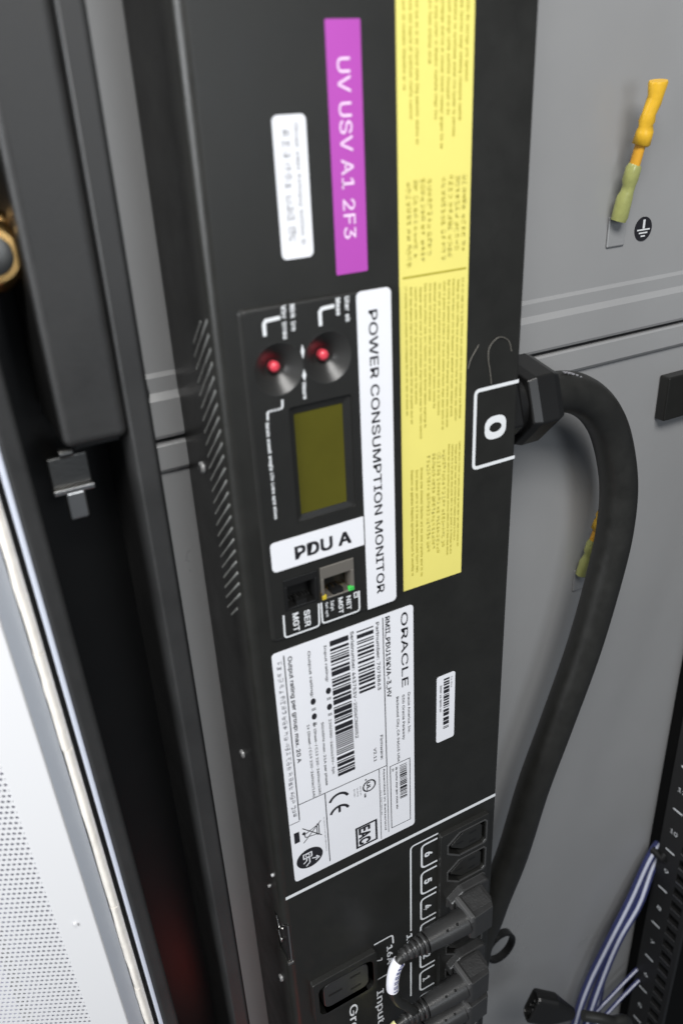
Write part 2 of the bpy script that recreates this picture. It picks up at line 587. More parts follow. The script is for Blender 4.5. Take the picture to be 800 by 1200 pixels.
# sheet with hexagonal array of real holes
mb = MB()
px, pz = 0.0172, 0.0225
nx, nz = 30, 124
a_start, z_start = 0.118, 1.35
for j in range(nz):
    zc = z_start - (j + 0.5) * pz
    off = px / 2 if j % 2 else 0.0
    for i in range(nx):
        a0 = a_start + i * px + off
        ac = a0 + px / 2
        outer = [dpt(a, 0.003, z) for a, z in ((a0, zc - pz / 2), (ac, zc - pz / 2), (a0 + px, zc - pz / 2), (a0 + px, zc),
                                               (a0 + px, zc + pz / 2), (ac, zc + pz / 2), (a0, zc + pz / 2), (a0, zc))]
        r = 0.0062
        inner, deep = [], []
        for k, (da, dz) in enumerate(((-.7, -.7), (0, -1), (.7, -.7), (1, 0), (.7, .7), (0, 1), (-.7, .7), (-1, 0))):
            inner.append(dpt(ac + r * da, 0.003, zc + r * dz))
            deep.append(dpt(ac + r * da, 0.0055, zc + r * dz))
        fs = [(k, (k + 1) % 8, (k + 1) % 8 + 8, k + 8) for k in range(8)]
        fs += [(k + 8, (k + 1) % 8 + 8, (k + 1) % 8 + 16, k + 16) for k in range(8)]
        mb.add(outer + inner + deep, fs)
o = mb.build('perforated_sheet', 'door_white', t, tilt=TILT)
o['kind'] = 'stuff'
mb = MB()
c = dpt(0.059, 0.0, 0.328)
mb.tube([(c[0], c[1] + .004, c[2]), (c[0] - 0.002, c[1] - 0.004, c[2])], 0.007, 12)
mb.build('rivet', 'door_white', t)
mb = MB(); dbox(mb, 0.02, 1.6, 0.22, 0.24, -4.2, 1.9)
o = mb.build('backdrop', 'pale')
tag(o, kind='structure')

# =================================================================== POWER DISTRIBUTION UNIT
pdu = thing('power_distribution_unit', (0.5, 0.2, -2.6),
            'tall black power distribution unit with yellow, purple and white labels', 'power unit')
body = MB()
rr = 0.032
pts = []
for k in range(15):      # rounded left front edge
    a = math.radians(180 + 90 * k / 14)
    pts.append((-0.020 + rr + rr * math.cos(a), rr + rr * math.sin(a)))
for k in range(4):
    a = math.radians(270 + 90 * k / 3)
    pts.append((1.0 - 0.010 + 0.010 * math.cos(a), 0.010 + 0.010 * math.sin(a)))
pts += [(1.0, 0.385), (-0.02, 0.385)]
n = len(pts)
zb, zt = -2.6, 4.2
body.add([(x, y, zb) for x, y in pts] + [(x, y, zt) for x, y in pts],
         [tuple(range(n - 1, -1, -1)), tuple(range(n, 2 * n))] + [(i, (i + 1) % n, (i + 1) % n + n, i + n) for i in range(n)])
shell = body.build('shell', 'black', pdu)
k = MB()
k.box(0.060, 0.500, -0.05, 0.10, 1.190, 2.215)        # opening for the monitor
k.box(0.075, 0.355, -0.05, 0.12, -0.785, -0.565)      # 16 A socket
k.box(0.715, 0.940, -0.05, 0.12, -1.88, -0.08)        # outlet strip
k.box(-0.06, 0.0005, -0.02, 0.085, -0.375, -0.150)      # slot on the left edge
cut(shell, k)
MB().box(0.05, 0.95, 0.3855, 0.3995, -2.5, 4.1).build('mounting_strip', 'frame', pdu)

# --- left side: vents, screws, clip
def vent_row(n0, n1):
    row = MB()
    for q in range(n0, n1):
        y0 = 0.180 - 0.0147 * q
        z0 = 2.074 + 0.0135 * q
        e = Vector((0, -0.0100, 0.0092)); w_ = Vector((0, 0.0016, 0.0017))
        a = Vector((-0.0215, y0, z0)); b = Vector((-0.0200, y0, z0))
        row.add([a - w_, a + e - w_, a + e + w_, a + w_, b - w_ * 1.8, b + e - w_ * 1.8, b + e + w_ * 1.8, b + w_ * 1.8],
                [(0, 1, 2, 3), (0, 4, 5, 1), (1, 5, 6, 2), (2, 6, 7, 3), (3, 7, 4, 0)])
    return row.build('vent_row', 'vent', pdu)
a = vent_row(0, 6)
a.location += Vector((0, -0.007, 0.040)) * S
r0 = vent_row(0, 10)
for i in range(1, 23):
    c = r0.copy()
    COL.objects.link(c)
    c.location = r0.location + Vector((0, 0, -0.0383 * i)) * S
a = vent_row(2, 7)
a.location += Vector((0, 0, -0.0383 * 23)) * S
for (y, z, r) in ((0.240, 1.711, 0.020), (0.220, 0.564, 0.017), (0.102, -0.592, 0.016), (-0.0, 0.10, 0.007), (0.10, -0.02, 0.007)):
    y = max(y, 0.045)
    s_ = MB().tube([(-0.020, y, z), (-0.027, y, z), (-0.031, y, z)], [r, r, r * 0.7], 16).build('screw', 'tab_metal', pdu)
    MB().box(-0.0325, -0.0312, y - 0.002, y + 0.002, z - r * 0.5, z + r * 0.5).build('screw_slot', 'recess', s_)
clip = MB()
clip.box(-0.014, -0.006, 0.004, 0.080, -0.372, -0.153).build('edge_clip', 'dark_plastic', pdu, bevel=0.002)
ec = MB().tube(spline([(-0.020, 0.07, -0.16), (-0.023, 0.045, -0.20), (-0.021, 0.03, -0.19), (-0.022, 0.012, -0.17)], 5), 0.0028, 6).build('clip_spring', 'metal', pdu)
MB().tube(spline([(-0.022, 0.06, -0.235), (-0.024, 0.035, -0.275), (-0.023, 0.03, -0.25), (-0.022, 0.045, -0.29)], 5), 0.0032, 6).build('clip_spring', 'metal', pdu)
MB().box(-0.006, 0.0, -0.0005, 0.006, -0.373, -0.155).build('pale_edge', 'metal', pdu)
MB().box(-0.020, 0.004, -0.0012, 0.010, -0.383, -0.3735).build('pale_edge', 'metal', pdu)

# --- monitor
def chamfered(x0, x1, z0, z1, r, yf, yb, ch, seg=3):
    mb = MB()
    rings = [(0, yb), (0, yf + ch), (ch * 0.35, yf + ch * 0.3), (ch, yf)]
    vs, fs = [], []
    for g, y in rings:
        p = rrect(x0 + g, x1 - g, z0 + g, z1 - g, max(0.003, r - g * 0.5), seg)
        vs += [(x, y, z) for x, z in p]
    n = len(p)
    for a in range(3):
        fs += [(a * n + q, a * n + n + q, a * n + n + (q + 1) % n, a * n + (q + 1) % n) for q in range(n)]
    fs += [tuple(range(n)), tuple(range(3 * n, 4 * n))]
    return mb.add(vs, fs)
mon = chamfered(0.050, 0.5085, 1.176, 2.228, 0.014, -0.011, 0.070, 0.010)
mon = mon.build('power_monitor', 'black_plastic', pdu)
bm_ = bmesh.new(); bm_.from_mesh(mon.data); bmesh.ops.recalc_face_normals(bm_, faces=bm_.faces); bm_.to_mesh(mon.data); bm_.free()
D = [(0.149, 2.053), (0.301, 2.058)]
k = MB()
for cx, cz in D:
    nn = 48
    a1 = circle(cx, cz, 0.0745, nn)
    vs = [(x, -0.03, z) for x, z in a1] + [(x, 0.045, z) for x, z in a1]
    k.add(vs, [tuple(range(nn)), tuple(range(2 * nn - 1, nn - 1, -1))] + [(i, i + nn, (i + 1) % nn + nn, (i + 1) % nn) for i in range(nn)])
k.prism(rrect(0.168, 0.370, 1.572, 1.938, 0.010), -0.03, 0.004)
k.box(0.103, 0.222, -0.03, 0.050, 1.277, 1.392)
k.box(0.230, 0.352, -0.03, 0.050, 1.274, 1.396)
cut(mon, k)
for i, (cx, cz) in enumerate(D):
    dish = MB()
    nn = 48
    prof = [(0.0752, -0.0118), (0.0738, -0.0122), (0.0715, -0.0105), (0.050, 0.005), (0.026, 0.024), (0.022, 0.030), (0.0, 0.030)]
    vs, fs = [], []
    for r_, y_ in prof:
        vs += [(x, y_, z) for x, z in circle(cx, cz, max(r_, 1e-4), nn)]
    for a in range(len(prof) - 1):
        fs += [(a * nn + q, a * nn + nn + q, a * nn + nn + (q + 1) % nn, a * nn + (q + 1) % nn) for q in range(nn)]
    dish.add(vs, fs, True)
    dd = dish.build('button_dish', 'dish', mon)
    MB().tube([(cx, 0.031, cz), (cx, 0.018, cz), (cx, 0.011, cz), (cx, 0.008, cz)], [0.0160, 0.0160, 0.0135, 0.006], 20).build('push_button', 'red', dd)
b_ = MB().box(0.1685, 0.3695, 0.0, 0.0035, 1.5725, 1.9375)
fr = MB()
o_ = rrect(0.1685, 0.3695, 1.5725, 1.9375, 0.010, 3)
i_ = rrect(0.188, 0.345, 1.592, 1.912, 0.004, 3)
nn = len(o_)
fr.add([(x, -0.004, z) for x, z in o_] + [(x, 0.0005, z) for x, z in i_], [(i, (i + 1) % nn, (i + 1) % nn + nn, i + nn) for i in range(nn)])
fr.add([(x, 0.0005, z) for x, z in i_] + [(x, 0.0035, z) for x, z in i_], [(i, (i + 1) % nn, (i + 1) % nn + nn, i + nn) for i in range(nn)])
fr.build('screen_frame', 'black_plastic', mon)
MB().flat(rrect(0.1875, 0.3455, 1.5915, 1.9125, 0.004, 3), 0.0024).build('screen_glass', 'lcd', mon)

# network jacks
for (x0, x1, z0, z1, shielded) in ((0.103, 0.222, 1.277, 1.392, False), (0.230, 0.352, 1.274, 1.396, True)):
    e = 0.001
    x0 += e; x1 -= e; z0 += e; z1 -= e
    yf = -0.0135 if shielded else -0.0120
    fm = 'jack_metal' if shielded else 'dark_plastic'
    w = x1 - x0
    ox0, ox1 = x0 + 0.011, x1 - 0.011
    oz0, oz1 = (z0 + 0.006, z1 - 0.042) if shielded else (z0 + 0.008, z1 - 0.026)
    sh = MB()
    sh.box(x0, x1, yf, 0.045, oz1, z1)
    sh.box(x0, ox0, yf, 0.045, z0, oz1 - 1e-4)
    sh.box(ox1, x1, yf, 0.045, z0, oz1 - 1e-4)
    sh.box(ox0 + 1e-4, ox1 - 1e-4, yf, 0.045, z0, oz0)
    jk = sh.build('network_jack', fm, mon, bevel=0.0012)
    MB().box(ox0 + .001, ox1 - .001, 0.036, 0.044, oz0 + .001, oz1 - .001).build('jack_back', 'recess', jk)
    MB().box(ox0 + .030, ox1 - .030, yf + 0.002, 0.030, oz0 - 0.003, oz0 + 0.016).build('jack_keyway', 'recess', jk)
    pins = MB()
    for q in range(8):
        x = ox0 + 0.012 + q * (ox1 - ox0 - 0.024) / 7
        pins.box(x - 0.0014, x + 0.0014, 0.012, 0.034, oz0 + 0.012 + 0.002 * (q % 2), oz0 + 0.016 + 0.002 * (q % 2))
    pins.build('contact_pins', 'brass' if shielded else 'dull_metal', jk)
    if shielded:
        MB().box(x0 + 0.001, x0 + 0.017, yf - 0.0015, yf + 0.01, z0 + 0.001, z0 + 0.017).build('status_led', 'amber_led', jk, bevel=0.002)
        MB().box(x1 - 0.022, x1 - 0.002, yf - 0.0015, yf + 0.01, z0 + 0.001, z0 + 0.017).build('status_led', 'green_led', jk, bevel=0.002)
        MB().box(x0 - 0.0035, x0 - 0.0005, yf - 0.002, yf + 0.02, z0 + 0.004, z0 + 0.03).build('grounding_spring', 'brass', jk)

# print on the monitor
YM = -0.0118
pr = MB()
w = 0.0105
pr.stroke([(0.117, 2.150), (0.117, 2.182), (0.123, 2.190), (0.165, 2.192)], w, YM)
pr.build('button_mark', 'white_print', mon); pr = MB()
pr.stroke([(0.283, 2.150), (0.283, 2.188), (0.290, 2.196), (0.328, 2.198)], w, YM)
pr.build('button_mark', 'white_print', mon); pr = MB()
for (x, a, b) in ((0.170, 2.222, 2.110), (0.196, 2.222, 2.142), (0.334, 2.218, 2.150), (0.362, 2.218, 2.146)):
    small_print(pr, x, a, b, 0.018, YM, rng, False, 0.04, (4, 5))
    tag(pr.build('button_caption', 'white_print', mon), kind='stuff'); pr = MB()
pr.flat([(0.2235, 2.110), (0.229, 2.090), (0.2235, 2.068), (0.218, 2.090)], YM)
pr.build('arrow_mark', 'white_print', mon); pr = MB()
pr.flat([(0.2235, 2.040), (0.230, 2.022), (0.2235, 2.005), (0.217, 2.022)], YM)
pr.build('arrow_mark', 'white_print', mon); pr = MB()
small_print(pr, 0.216, 2.002, 1.948, 0.016, YM, rng, False, 0.04, (4, 5))
tag(pr.build('arrow_caption', 'white_print', mon), kind='stuff'); pr = MB()
pr.stroke([(0.152, 1.966), (0.150, 1.945), (0.144, 1.940)], 0.006, YM)
for q in range(3): pr.rect(0.115 + q * 0.010, 0.121 + q * 0.010, 1.938, 1.944, YM)
pr.stroke([(0.112, 1.942), (0.104, 1.937), (0.103, 1.916)], 0.006, YM)
small_print(pr, 0.096, 1.910, 1.600, 0.013, YM, rng, False, 0.04, (4, 7))
tag(pr.build('side_caption', 'white_print', mon), kind='stuff'); pr = MB()
# jack brackets
def rstroke(mb, pts, w, y, r=0.012):
    out = [Vector(pts[0])]
    for i in range(1, len(pts) - 1):
        a, b, c = Vector(pts[i - 1]), Vector(pts[i]), Vector(pts[i + 1])
        d1, d2 = (a - b).normalized(), (c - b).normalized()
        p, q = b + d1 * r, b + d2 * r
        for s_ in range(5):
            tt = s_ / 4
            out.append(p * (1 - tt) ** 2 + b * 2 * tt * (1 - tt) + q * tt * tt)
    out.append(Vector(pts[-1]))
    mb.stroke(out, w, y)
rstroke(pr, [(0.095, 1.268), (0.093, 1.183), (0.216, 1.183), (0.219, 1.268)], 0.006, YM)
pr.build('jack_bracket', 'white_print', mon); pr = MB()
rstroke(pr, [(0.228, 1.268), (0.228, 1.187), (0.366, 1.187), (0.367, 1.264)], 0.006, YM)
pr.build('jack_bracket', 'white_print', mon); pr = MB()
text_down(pr, 'SER', 0.166, 0.194, 1.258, 1.198, YM, 0.02)
text_down(pr, 'MGT', 0.126, 0.154, 1.262, 1.194, YM, 0.02)
pr.build('jack_caption', 'white_print', mon); pr = MB()
text_down(pr, 'NET', 0.320, 0.342, 1.258, 1.206, YM, 0.02)
text_down(pr, 'MGT', 0.290, 0.312, 1.262, 1.202, YM, 0.02)
small_print(pr, 0.262, 1.262, 1.210, 0.016, YM, rng, False, 0.02)
small_print(pr, 0.243, 1.262, 1.200, 0.012, YM, rng, False, 0.02)
pr.stroke([(0.349, 1.262), (0.360, 1.262), (0.360, 1.244), (0.349, 1.244)], 0.004, YM, True)
pr.build('jack_caption', 'white_print', mon)

YS = -0.0135     # face of stickers on the monitor
def sticker(name, pts, mt, parent, y0, th=0.0022):
    return MB().prism(pts, y0 - th, y0 - 0.0001).build(name, mt, parent)
lb = sticker('title_label', rrect(0.3975, 0.5083, 1.1795, 2.2245, 0.016, 4, (0, 1, 1, 1)), 'white_label', mon, -0.0111)
pr = MB(); text_down(pr, 'POWER CONSUMPTION MONITOR', 0.4335, 0.4735, 2.168, 1.230, -0.0138, 0.012)
pr.build('lettering', 'ink', mon)
tag(lb, 'white strip lettered POWER CONSUMPTION MONITOR')
lb = sticker('name_label', rrect(0.073, 0.3925, 1.430, 1.531, 0.014, 4, (1, 0, 0, 1)), 'white_label', mon, -0.0111)
pr = MB(); text_right(pr, 'PDU A', 0.152, 0.344, 1.4545, 1.514, -0.0138, 0.024)
pr.build('lettering', 'ink', mon)
tag(lb, 'white label lettered PDU A')

# --- stickers on the shell
YF = -0.0024     # ink plane above stickers
def label_part(name, pts, mt, text):
    o = sticker(name, pts, mt, pdu, 0.0, 0.0018)
    o['label'] = text
    return o

lb = label_part('purple_label', rrect(0.346, 0.4425, 2.275, 2.871, 0.003, 2), 'purple', 'magenta strip label lettered in white')
pr = MB(); text_down(pr, 'UV USV A1 2F3', 0.374, 0.424, 2.790, 2.366, YF, 0.004)
pr.build('lettering', 'purple_print', lb)
lb = label_part('small_white_label', rrect(0.189, 0.280, 2.334, 2.673, 0.014, 4), 'white_label', 'small white label with two lines of faint print, upper left')
pr = MB()
small_print(pr, 0.247, 2.655, 2.348, 0.016, YF, rng, False, 0.01)
small_print(pr, 0.212, 2.640, 2.370, 0.020, YF, rng, True, 0.01, (2, 3))
pr.build('lettering', 'grey_ink', lb)

lb = label_part('yellow_label', [(0.5451, 1.193), (0.7841, 1.190), (0.7841, 3.9), (0.5451, 3.9)], 'yellow', 'long yellow warning label full of small print')
pr = MB()
def para(x0, x1, za, zb, nl, dense, gaps=(), jag=0.25, heavy=()):
    for q in range(nl):
        if q in gaps: continue
        x = x0 + (x1 - x0) * (q + 0.15) / nl
        small_print(pr, x, za - rng.uniform(0, 0.01), zb + rng.uniform(0, (za - zb) * jag), (x1 - x0) / nl * (0.64 if dense else 0.60), YF, rng, dense, 0.035 if q in heavy else 0.018)
para(0.560, 0.770, 3.85, 3.30, 10, False)
para(0.560, 0.775, 3.26, 2.55, 11, False, (3,), 0.30)
para(0.565, 0.775, 2.50, 2.26, 9, True, (4,), 0.10, (2, 3))
para(0.560, 0.775, 2.215, 1.715, 13, False, (), 0.28)
para(0.575, 0.630, 1.640, 1.220, 3, False, (), 0.10)
para(0.635, 0.715, 1.680, 1.245, 4, True, (), 0.20, (1, 3))
para(0.718, 0.775, 1.695, 1.270, 4, False, (), 0.15)
pr.stroke([(0.555, 2.238), (0.775, 2.238)], 0.006, YF)
pr.stroke([(0.555, 3.28), (0.775, 3.28)], 0.005, YF)
pr.build('lettering', 'olive_ink', lb)

# rating label
X0, X1, Z0, Z1 = 0.0455, 0.5828, 0.064, 1.1286
lb = label_part('rating_label', rrect(X0, X1, Z0, Z1, 0.014, 4), 'white_label', 'white rating plate label with barcodes and approval marks')
pr = MB()
gp = MB()
text_down(pr, 'ORACLE', 0.532, 0.570, 1.108, 0.786, YF, 0.008)
text_down(pr, 'RMII_PDU15KVA-3_HV', 0.469, 0.493, 1.116, 0.766, YF, 0.016)
pr.stroke([(0.459, 1.118), (0.459, 0.448)], 0.0035, YF)
text_down(pr, 'Partnumber: 7078863', 0.431, 0.448, 1.108, 0.816, YF, 0.012)
text_down(pr, 'Serialnumber: 463753V-2006CN0052', 0.332, 0.349, 1.108, 0.640, YF, 0.012)
barcode(pr, 0.356, 0.421, 1.100, 0.832, YF, rng, 0.0054)
barcode(pr, 0.253, 0.324, 1.100, 0.496, YF, rng, 0.0054)
text_down(pr, 'Firmware:', 0.434, 0.450, 0.604, 0.486, YF, 0.012)
text_down(pr, 'V2.11', 0.405, 0.421, 0.556, 0.490, YF, 0.012)
text_down(pr, 'Oracle America, Inc.', 0.556, 0.570, 0.752, 0.556, YF, 0.010)
text_down(pr, '500 Oracle Parkway', 0.532, 0.546, 0.750, 0.535, YF, 0.010)
text_down(pr, 'Redwood City, CA 94065 USA', 0.507, 0.521, 0.752, 0.436, YF, 0.010)
text_down(pr, 'Input rating:', 0.231, 0.244, 1.092, 0.940, YF, 0.012)
text_down(pr, '220/380-240/415V~ 3ph', 0.231, 0.244, 0.775, 0.520, YF, 0.012)
text_down(pr, '50/60Hz max. 21A per phase', 0.201, 0.214, 0.775, 0.480, YF, 0.012)
text_down(pr, 'Output rating:', 0.171, 0.184, 1.092, 0.900, YF, 0.012)
text_down(pr, '6x (Sheet-/ C13 220-240Vac/10A)', 0.171, 0.184, 0.790, 0.452, YF, 0.012)
text_down(pr, '1x (Sheet-/ C19 220-240Vac/16A)', 0.147, 0.160, 0.790, 0.450, YF, 0.012)
for (x, z) in ((0.237, 0.900), (0.237, 0.830), (0.177, 0.880), (0.177, 0.815)):
    pr.flat(circle(x, z, 0.010, 10, 0.014), YF)
    pr.rect(x - 0.008, x + 0.008, z - 0.032, z - 0.029, YF)
    pr.rect(x - 0.008, x + 0.008, z - 0.038, z - 0.035, YF)
text_down(pr, 'Output rating per group: max. 20 A', 0.100, 0.120, 1.098, 0.640, YF, 0.014)
pr.stroke([(0.086, 1.110), (0.086, 0.370)], 0.0038, YF)
small_print(gp, 0.059, 1.095, 0.390, 0.018, YF, rng, True, 0.02, (1, 4))
pr.stroke([(0.0465, 0.366), (0.086, 0.366)], 0.003, YF)
pr.stroke([(0.086, 0.445), (0.459, 0.445)], 0.0035, YF)
pr.stroke([(0.195, 0.4435), (0.195, 0.088)], 0.0035, YF)
pr.stroke([(0.425, 0.4435), (0.425, 0.072)], 0.0025, YF)
rstroke(pr, [(0.4595, 0.4485), (0.4595, 0.43), (0.4595, 0.090)], 0.0025, YF, 0.014)
text_down(pr, 'Assembled in: Switzerland', 0.443, 0.453, 0.436, 0.110, YF, 0.012)
small_print(pr, 0.429, 0.330, 0.200, 0.008, YF, rng)
pr.stroke([(0.474, 0.104), (0.562, 0.104), (0.562, 0.431), (0.474, 0.431)], 0.003, YF, True)
barcode(pr, 0.516, 0.548, 0.415, 0.240, YF, rng, 0.0032)
small_print(pr, 0.498, 0.415, 0.190, 0.011, YF, rng, False, 0.02)
small_print(pr, 0.482, 0.415, 0.385, 0.011, YF, rng, False, 0.02)
# CE: two open arcs, reading downwards
def arc(cx, cz, r, a0, a1, n=14): return [(cx + r * math.cos(math.radians(a0 + (a1 - a0) * q / n)), cz + r * math.sin(math.radians(a0 + (a1 - a0) * q / n))) for q in range(n + 1)]
pr.stroke(arc(0.250, 0.372, 0.040, 20, 160), 0.011, YF)
pr.stroke(arc(0.250, 0.310, 0.040, 20, 160), 0.011, YF)
pr.stroke([(0.250, 0.345), (0.250, 0.318)], 0.010, YF)
# certification ring
pr.stroke(circle(0.380, 0.384, 0.026, 24), 0.006, YF, True)
text_down(pr, 'UL', 0.370, 0.390, 0.402, 0.366, YF, 0.03)
text_down(pr, 'c', 0.364, 0.374, 0.424, 0.416, YF, 0.03)
text_down(pr, 'us', 0.358, 0.370, 0.352, 0.334, YF, 0.03)
for q in range(3): small_print(pr, 0.314 + q * 0.013, 0.400, 0.350, 0.008, YF, rng)
# conformity square
pr.stroke([(0.316, 0.086), (0.404, 0.086), (0.404, 0.190), (0.316, 0.190)], 0.009, YF, True)
text_down(pr, 'EAC', 0.328, 0.394, 0.182, 0.094, YF, 0.03)
# crossed-out bin
pr.rect(0.0585, 0.080, 0.262, 0.316, YF)
pr.stroke([(0.104, 0.270), (0.100, 0.286), (0.152, 0.306), (0.152, 0.262), (0.104, 0.270)], 0.0035, YF)
pr.stroke([(0.152, 0.312), (0.160, 0.310), (0.160, 0.258), (0.152, 0.256)], 0.0035, YF)
pr.stroke([(0.094, 0.322), (0.170, 0.246)], 0.0035, YF)
pr.stroke([(0.094, 0.246), (0.170, 0.322)], 0.0035, YF)
pr.flat(circle(0.098, 0.294, 0.007, 10), YF)
small_print(pr, 0.182, 0.330, 0.150, 0.007, YF, rng)
# black round pictogram
pr.flat(circle(0.113, 0.158, 0.055, 32, 0.049), YF)
pr.build('lettering', 'ink', lb)
tag(gp.build('fine_print', 'mid_ink', lb), kind='stuff')
pr = MB()
yy = YF - 0.0006
pr.stroke([(0.088, 0.186), (0.122, 0.186), (0.122, 0.164), (0.088, 0.164)], 0.0045, yy, True)
pr.stroke(circle(0.105, 0.175, 0.008, 10), 0.003, yy, True)
pr.stroke([(0.100, 0.164), (0.100, 0.150), (0.086, 0.140)], 0.0045, yy)
pr.stroke([(0.112, 0.164), (0.112, 0.136), (0.096, 0.122)], 0.0045, yy)
pr.stroke([(0.122, 0.150), (0.150, 0.142)], 0.0045, yy)
pr.stroke([(0.140, 0.154), (0.152, 0.141), (0.136, 0.133)], 0.0045, yy)
pr.build('pictogram', 'white_label', lb)

# small barcode label
lb = label_part('barcode_label', rrect(0.686, 0.7685, 0.442, 0.762, 0.010, 4), 'white_label', 'small white barcode label right of the rating label')
pr = MB()
barcode(pr, 0.716, 0.742, 0.745, 0.500, YF, rng, 0.0042)
small_print(pr, 0.748, 0.745, 0.690, 0.011, YF, rng)
small_print(pr, 0.700, 0.720, 0.590, 0.010, YF, rng, False, 0.02)
pr.build('lettering', 'ink', lb)

# painted marks on the shell, one part each
YP = -0.0009
def mark(name, fn, mt='white_print', parent=None):
    mb = MB()
    fn(mb)
    return mb.build(name, mt, parent or pdu)
mark('painted_line', lambda b: b.stroke([(0.000, 0.0), (0.995, 0.0)], 0.016, YP))
mark('painted_bracket', lambda b: rstroke(b, [(0.9985, 1.848), (0.825, 1.848), (0.825, 1.578), (0.9985, 1.578)], 0.012, YP, 0.016))
mark('painted_zero', lambda b: text_down(b, '0', 0.872, 0.982, 1.742, 1.672, YP, 0.03, True, False, 8))
mark('painted_bracket', lambda b: rstroke(b, [(0.699, -0.060), (0.563, -0.060), (0.560, -0.585)], 0.008, YP, 0.02))
mark('painted_bracket', lambda b: b.stroke([(0.558, -0.800), (0.556, -1.045)], 0.008, YP))
mark('painted_rating', lambda b: text_down(b, '10A', 0.538, 0.578, -0.600, -0.735, YP, 0.02))
nums = ['6', '5', '4', '3', '2', '1']
PITCH = 0.1655
for q, s_ in enumerate(nums + ['']):
    zc = -0.155 - PITCH * q - (0.0 if q < 6 else 0.01)
    xo = 0.002 * q
    mark('painted_bracket', lambda b: rstroke(b, [(0.696 - xo, zc + 0.068), (0.617 - xo, zc + 0.068), (0.617 - xo, zc - 0.066), (0.696 - xo, zc - 0.066)], 0.0095, YP, 0.022))
    if s_:
        mark('painted_number', lambda b: text_down(b, s_, 0.634 - xo, 0.684 - xo, zc + 0.020, zc - 0.016, YP, 0.03, True, True, 5))
mark('painted_bracket', lambda b: rstroke(b, [(0.3725, -0.543), (0.466, -0.543), (0.468, -0.600)], 0.008, YP, 0.016))
mark('painted_bracket', lambda b: rstroke(b, [(0.466, -0.735), (0.464, -0.788), (0.376, -0.788)], 0.008, YP, 0.016))
mark('painted_rating', lambda b: text_down(b, '16A', 0.436, 0.474, -0.604, -0.724, YP, 0.02))
mark('painted_number', lambda b: text_down(b, '7', 0.384, 0.420, -0.645, -0.680, YP, 0.02, True, True))
mark('painted_caption', lambda b: text_down(b, 'Input', 0.376, 0.426, -0.870, -1.110, YP, 0.012, True, False, 4))
mark('painted_caption', lambda b: text_down(b, 'Group', 0.236, 0.292, -0.866, -1.190, YP, 0.012, True, False, 4))
mark('painted_caption', lambda b: text_down(b, '20 A', 0.126, 0.170, -0.930, -1.130, YP, 0.012, True, False, 4))

# --- 16 A socket
sk = MB()
fo, fi = rrect(0.062, 0.370, -0.797, -0.553, 0.008, 2), rrect(0.088, 0.350, -0.776, -0.590, 0.030, 2)
nn = len(fo)
def ring(mb, a, b, y0, y1, ya=None):
    n = len(a)
    mb.add([(x, y0, z) for x, z in a] + [(x, y0, z) for x, z in b] + [(x, y1, z) for x, z in a] + [(x, y1, z) for x, z in b],
           [(i, (i + 1) % n, (i + 1) % n + n, i + n) for i in range(n)] +
           [(i, i + 2 * n, (i + 1) % n + 2 * n, (i + 1) % n) for i in range(n)] +
           [(i + n, (i + 1) % n + n, (i + 1) % n + 3 * n, i + 3 * n) for i in range(n)])
ring(sk, fo, fi, -0.026, -0.0005)
ring(sk, fi, fi, -0.026, 0.09)
soc = sk.build('large_socket', 'black_plastic', pdu, bevel=0.003)
MB().prism(rrect(0.112, 0.330, -0.758, -0.606, 0.034, 4), -0.018, 0.085).build('socket_core', 'boot', soc, bevel=0.004)
for (x0, x1, z0, z1) in ((0.135, 0.200, -0.688, -0.676), (0.240, 0.290, -0.650, -0.638), (0.240, 0.290, -0.726, -0.714)):
    MB().box(x0, x1, -0.0186, -0.0175, z0, z1).build('contact_slot', 'recess', soc)

# --- strip of small outlets
strip = MB().prism(rrect(0.700, 0.953, -1.9, -0.066, 0.006, 2), -0.022, 0.08).build('outlet_strip', 'black_plastic', pdu, bevel=0.003)
def hexa(g, zc):
    x0, x1, hz = 0.738 - g, 0.936 + g, 0.066 + g
    return [(x0, zc - hz + 0.045), (x0 + 0.062, zc - hz), (x1 - 0.012, zc - hz), (x1, zc - hz + 0.012),
            (x1, zc + hz - 0.012), (x1 - 0.012, zc + hz), (x0 + 0.062, zc + hz), (x0, zc + hz - 0.045)]
k = MB()
for q in range(11):
    k.prism(hexa(0.0, -0.160 - PITCH * q), -0.05, 0.06)
cut(strip, k)
zc = -0.160
lip = MB()
ring(lip, hexa(0.006, zc), hexa(0.0, zc), -0.0245, -0.0222)
out0 = lip.build('outlet', 'lip', pdu)
MB().prism(hexa(-0.017, zc), -0.017, 0.055).build('outlet_core', 'black_plastic', out0, bevel=0.003)
for (x, z) in ((0.800, 0.0), (0.868, 0.026), (0.868, -0.026)):
    MB().box(x - 0.018, x + 0.018, -0.0176, -0.0169, zc + z - 0.005, zc + z + 0.005).build('contact_slot', 'recess', out0)
def copy_part(o, d, parent):
    c = o.copy()
    COL.objects.link(c)
    inv = o.matrix_parent_inverse.copy()
    c.parent = parent
    c.matrix_parent_inverse = inv
    if parent is pdu:
        c.location = o.location + Vector(d) * S
    WLOC[c.name] = WLOC[o.name] + Vector(d) * S
    for ch in list(o.children):
        copy_part(ch, d, c)
    return c
for q in range(1, 9):
    copy_part(out0, (0, 0, -PITCH * q), pdu)

